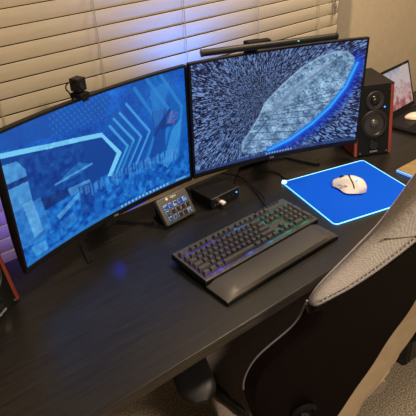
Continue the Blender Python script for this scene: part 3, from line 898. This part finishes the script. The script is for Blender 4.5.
tabL = [(-.36, -.12), (-.308, -.13), (-.191, -.160), (-.1, -.182), (-.043, -.180), (.034, -.146), (.078, -.095), (.134, -.066), (.219, -.063), (.332, -.022), (.436, .003), (.537, -.002), (.632, -.018), (.72, -.024), (.83, -.018)]
tabR = [(-.36, .045), (-.335, .06), (-.276, .108), (-.172, .197), (-.043, .262), (.1, .285), (.3, .285), (.5, .272), (.7, .25), (.83, .24)]
tabSL = [(.19, -.085), (.208, -.082), (.237, -.013), (.306, .051), (.391, .09), (.5, .112), (.58, .117), (.62, .128), (.645, .145)]
tabSR = [(-.36, -.03), (-.299, .003), (-.242, .056), (-.1, .142), (.079, .197), (.139, .196), (.4, .195), (.58, .19), (.62, .178), (.645, .16)]
ts = list(np.linspace(-.35, .70, 54)) + list(.70 + .132 * np.sin(np.linspace(.1, PI / 2, 12)))
bm = bmesh.new()
rings = []
for t in ts:
    l, r = interp(tabL, t), interp(tabR, t); n = n0(t); w = r - l
    if t < .19: l += .035 * min(1, (.19 - t) / .04); w = r - l
    q = min(1, .3 + (.84 - t) / .12)
    prof = [(l + .026, -.0035), (l + .014, -.007), (l + .005, -.013), (l + .001, -.020), (l + .002, -.027), (l + .010, -.034), (l + .026, -.042), (l + .052, -.051), (l + .35 * w, -.070 * q), (l + .65 * w, -.075 * q), (r - .03, -.060), (r - .012, -.045), (r, -.026), (r - .004, -.013), (r - .014, -.005)]
    prof += [(r - .25 * w, -.003), (r - .5 * w, -.002), (r - .75 * w, -.003)]
    e = math.sqrt(max(.004, 1 - (max(0, t - .70) / .132) ** 2)); mc = (l + r) / 2
    rings.append([cp(mc + (s - mc) * (.55 + .45 * e), t, n - .032 + (d + .032) * e) for s, d in prof])
ring_loft(bm, rings)
bm.faces.ensure_lookup_table()
up_ = obj('backrest', bm, M['weave'], ch, smooth=True); up_['label'] = 'grey woven fabric backrest'
# the black shell on the rear
bm = bmesh.new()
rows = []
tsh = list(np.linspace(-.345, .19, 34)) + list(np.linspace(.195, .64, 40))
for t in tsh:
    r = interp(tabSR, t)
    if t <= .19: l = interp(tabL, t) - .004
    else: l = interp(tabSL, t)
    n = n0(t); rr_ = []
    for k in range(17):
        u = k / 16; s = l + (r - l) * u
        d = .0035
        if t <= .19:
            e = max(0, 1 - (s - l) / .03); d -= .030 * e * e
        rr_.append(cp(s, t, n + d))
    rows.append(rr_)
V_ = [[bm.verts.new(p) for p in r] for r in rows]
for a, c in zip(V_, V_[1:]):
    for i in range(16): bm.faces.new((a[i], a[i + 1], c[i + 1], c[i]))
bmesh.ops.solidify(bm, geom=bm.faces[:], thickness=.004)
obj('back_shell', bm, M['leather'], ch, smooth=True)['label'] = 'black leatherette rear cover'
# rim light on the lower wing, modelled as a thin pale tube, stitching along the seam
bm = bmesh.new(); tube(bm, [cp(interp(tabL, t) - .005, t, n0(t) - .021) for t in np.linspace(-.09, .205, 40)], .0022, 6); obj('wing_glint', bm, M['wing_glint'], ch, smooth=True)
bm = bmesh.new()
path = [Vector(cp(s, t, n0(t) + .0005)) for t, s in zip(np.linspace(.225, .62, 200), [interp(tabSL, t) - .019 for t in np.linspace(.225, .62, 200)])]
acc = 0; k = 0
for a, c in zip(path, path[1:]):
    acc += (c - a).length
    if acc > .009:
        acc = 0; tube(bm, [a, a + (c - a).normalized() * .006], .0011, 5)
obj('stitching', bm, mat('dark_thread', (.05, .04, .038), .8), ch)
bm = bmesh.new(); tube(bm, [cp(s, .44 - .25 * (s + .02), n0(.44 - .25 * (s + .02)) - .0035) for s in np.linspace(.012, .11, 12)], .0016, 5); obj('fabric_seam', bm, mat('seam_thread', (.05, .042, .04), .8), ch)
# smooth beige strip with a frayed cream tag on the far edge
bm = bmesh.new()
rows = []
for t in np.linspace(-.34, .62, 44):
    l, r = interp(tabSR, t) + .002, interp(tabR, t); n = n0(t)
    rows.append([cp(l + (r - .014 - l) * u, t, n + .001 - .006 * u * u) for u in np.linspace(0, 1, 6)] + [cp(r - .004, t, n - .011), cp(r + .001, t, n - .022)])
V_ = [[bm.verts.new(p) for p in r] for r in rows]
for a, c in zip(V_, V_[1:]):
    for i in range(len(a) - 1): bm.faces.new((a[i], a[i + 1], c[i + 1], c[i]))
bmesh.ops.solidify(bm, geom=bm.faces[:], thickness=.0015)
obj('side_strip', bm, M['beige_fabric'], ch, smooth=True)['label'] = 'smooth beige fabric strip on the far edge'
bm = bmesh.new()
rows = []
for k, t in enumerate(np.linspace(-.33, -.10, 24)):
    r = interp(tabR, t); o_ = .010 + .014 * abs(math.sin(k * .35)) + rng.uniform(-.002, .003)
    o_ *= 1 if t < -.14 else max(.1, (-.10 - t) / .04)
    rows.append([cp(r - .008, t, n0(t) - .010), cp(r + o_ * .5, t, n0(t) - .016), cp(r + o_, t + .004 * math.sin(k), n0(t) - .022)])
V_ = [[bm.verts.new(p) for p in r] for r in rows]
for a, c in zip(V_, V_[1:]):
    for i in range(2): bm.faces.new((a[i], a[i + 1], c[i + 1], c[i]))
bmesh.ops.solidify(bm, geom=bm.faces[:], thickness=.0015)
obj('frayed_tag', bm, M['cream'], ch)['label'] = 'cream frayed cloth edge'
# recline hinge and lever
hc = cp(-.040, -.185, n0(-.185) + .004)
bm = bmesh.new(); lathe(bm, [(.034, 0), (.034, .006), (.026, .010), (.022, .004), (.0004, .003)], 28, 'Z')
bmesh.ops.transform(bm, matrix=Matrix.Translation(hc) @ nrv.to_track_quat('Z', 'Y').to_matrix().to_4x4(), verts=bm.verts[:]); obj('hinge_cover', bm, M['black_matte'], ch, smooth=True)
bm = bmesh.new(); tube(bm, smooth_path([Vector(hc) + nrv * .012 + rt * a + upv * c for a, c in ((-.014, .012), (.0, .006), (.008, -.008), (.006, -.026))], 5), .0042, 8); obj('lever', bm, M['dark_metal'], ch, smooth=True)
# seat cushion
bm = bmesh.new(); rings = []
for i in range(15):
    f = .055 + .44 * i / 14
    e = min(1, .55 + (14 - i) * .2, .35 + i * .25)
    ring = []
    for k in range(24):
        a = 2 * PI * k / 24
        x = .235 * abs(math.cos(a)) ** .35 * (1 if math.cos(a) > 0 else -1); z = abs(math.sin(a)) ** .5 * (1 if math.sin(a) > 0 else -1)
        zt_ = (.050 * e + .010 * (abs(x) / .235) ** 3) if z > 0 else .030
        ring.append(cs(.0 + x, f, -.325 + z * zt_))
    rings.append(ring)
ring_loft(bm, rings)
obj('seat', bm, M['weave_shaded'], ch, smooth=True)['label'] = 'woven seat cushion, shade put into its colour'
bm = bmesh.new(); tube(bm, smooth_path([cs(-.232, .25, -.272), cs(-.225, .17, -.268), cs(-.205, .105, -.266), cs(-.18, .06, -.267), cs(-.16, .0, -.27)], 6), [.004] + [.013] * 12 + [.010] * 6 + [.006] * 6, 8); obj('seat_trim', bm, M['black_matte'], ch, smooth=True)
obj('seat_pan', bx((.30, .28, .03), (cs(-.03, .28, -.372)), (0, 0, -th_), bevel=.01), M['black_matte'], ch)
# armrests
for s_ in (-.295, .405):
    bm = bmesh.new(); rings = []
    for i in range(13):
        f = -.012 + .25 * i / 12; e = math.sqrt(max(.1, 1 - max(0, 1 - i / 2.2) ** 2)) * math.sqrt(max(.1, 1 - max(0, (i - 9.8) / 2.2) ** 2))
        ring = []
        for k in range(20):
            a = 2 * PI * k / 20
            ring.append(cs(s_ + .046 * e * abs(math.cos(a)) ** .6 * (1 if math.cos(a) > 0 else -1), f, -.108 + (.016 if math.sin(a) > 0 else .020) * e * abs(math.sin(a)) ** .7 * (1 if math.sin(a) > 0 else -1)))
        rings.append(ring)
    ring_loft(bm, rings)
    arm = obj('armrest', bm, M['black'], ch, smooth=True)
    bm = bmesh.new()
    sg = -1 if s_ < 0 else 1
    tube(bm, [cs(s_, .12, -.13), cs(s_, .13, -.20), cs(s_ - sg * .02, .16, -.28), cs(s_ - sg * .08, .20, -.35), cs(s_ - sg * .20, .24, -.372)], [.026, .026, .022, .02, .02], 10)
    obj('armrest_post', bm, M['black_matte'], arm, smooth=True)
# base
bm = bmesh.new(); c0 = cs(.05, .22, 0); 
tube(bm, [(c0.x, c0.y, .10), (c0.x, c0.y, .22), (c0.x, c0.y, .221), (c0.x, c0.y, Z - .40)], [.035, .035, .02, .02], 14); obj('gas_column', bm, M['black_matte'], ch, smooth=True)
for k in range(5):
    a = 2 * PI * k / 5 + .3
    d = Vector((math.cos(a), math.sin(a), 0))
    bm = bmesh.new(); tube(bm, [Vector((c0.x, c0.y, .115)) + d * .02, Vector((c0.x, c0.y, .105)) + d * .16, Vector((c0.x, c0.y, .08)) + d * .31], [.03, .024, .017], 8)
    leg = obj('base_leg', bm, M['dark_metal'], ch, smooth=True)
    bm = bmesh.new(); pc = Vector((c0.x, c0.y, .032)) + d * .31
    for s in (-1, 1):
        q = d.cross(zz) * s * .014
        tube(bm, [pc + q - d.cross(zz) * .008, pc + q + d.cross(zz) * .008], .030, 16)
    tube(bm, [pc + zz * .0, pc + zz * .05], .008, 8)
    obj('caster', bm, M['black'], leg, smooth=True)

# ------------------------------------------------------------------ lights
def area(name, loc, target, size, power, col, shape='DISK', sy=None):
    l = bpy.data.lights.new(name, 'AREA'); l.shape = shape; l.size = size
    if sy: l.size_y = sy
    l.energy = power; l.color = col
    o = bpy.data.objects.new(name, l); C.objects.link(o); o.location = loc
    o.rotation_euler = (Vector(target) - Vector(loc)).to_track_quat('-Z', 'Y').to_euler(); return o


def spot(name, loc, target, power, col, ang, blend=.8, rad=.02):
    l = bpy.data.lights.new(name, 'SPOT'); l.energy = power; l.color = col; l.spot_size = math.radians(ang); l.spot_blend = blend; l.shadow_soft_size = rad
    o = bpy.data.objects.new(name, l); C.objects.link(o); o.location = loc
    o.rotation_euler = (Vector(target) - Vector(loc)).to_track_quat('-Z', 'Y').to_euler(); return o


WARM = (1., .80, .56)
area('ceiling_lamp', (.50, -.98, HC - .03), (.50, -.98, 0), .45, 94, WARM)
area('desk_sheen_fill', (1.55, .90, HC - .03), (1.55, .90, 0), .36, 40, WARM)  # added unseen fill, gives the desk and keys their sheen
spot('bias_light_blue', (1.00, 1.245, Z + .33), (1.06, 1.44, Z + .60), 12, (.0, .20, 1.), 155, 1., .03)
spot('blue_desk_fill', (.545, 1.165, Z + .082), (.50, 1.105, Z), .075, (.01, .02, 1.), 46, 1., .01)  # added spot that makes the blue patch on the desk top
spot('bias_light_violet', (.385, 1.30, Z + .10), (.31, 1.44, Z + .0), 1.3, (.16, .10, 1.), 140, 1., .03)

w = bpy.data.worlds.new('night'); bpy.context.scene.world = w; w.use_nodes = True
w.node_tree.nodes['Background'].inputs['Color'].default_value = (.02, .02, .03, 1); w.node_tree.nodes['Background'].inputs['Strength'].default_value = .3

# ------------------------------------------------------------------ camera
yaw, pit, rol = 0.6416603069959422, 0.5441361581821198, 0.058217994231915655
fwd = Vector((math.sin(yaw) * math.cos(pit), math.cos(yaw) * math.cos(pit), -math.sin(pit)))
right_ = Vector((math.cos(yaw), -math.sin(yaw), 0)); down = fwd.cross(right_)
r_ = math.cos(rol) * right_ + math.sin(rol) * down; d_ = -math.sin(rol) * right_ + math.cos(rol) * down
cam = bpy.data.cameras.new('camera'); cam.sensor_width = 36; cam.lens = 36 * 544.819 / 416; cam.clip_start = .02
co = bpy.data.objects.new('camera', cam); C.objects.link(co)
mw = Matrix((r_, -d_, -fwd)).transposed().to_4x4(); mw.translation = (0, 0, Z + .88); co.matrix_world = mw
S = bpy.context.scene; S.camera = co
S.view_settings.view_transform = 'Standard'; S.view_settings.look = 'None'; S.view_settings.gamma = 1; S.view_settings.exposure = 0
S.view_settings.use_curve_mapping = False
S.cycles.max_bounces = 8
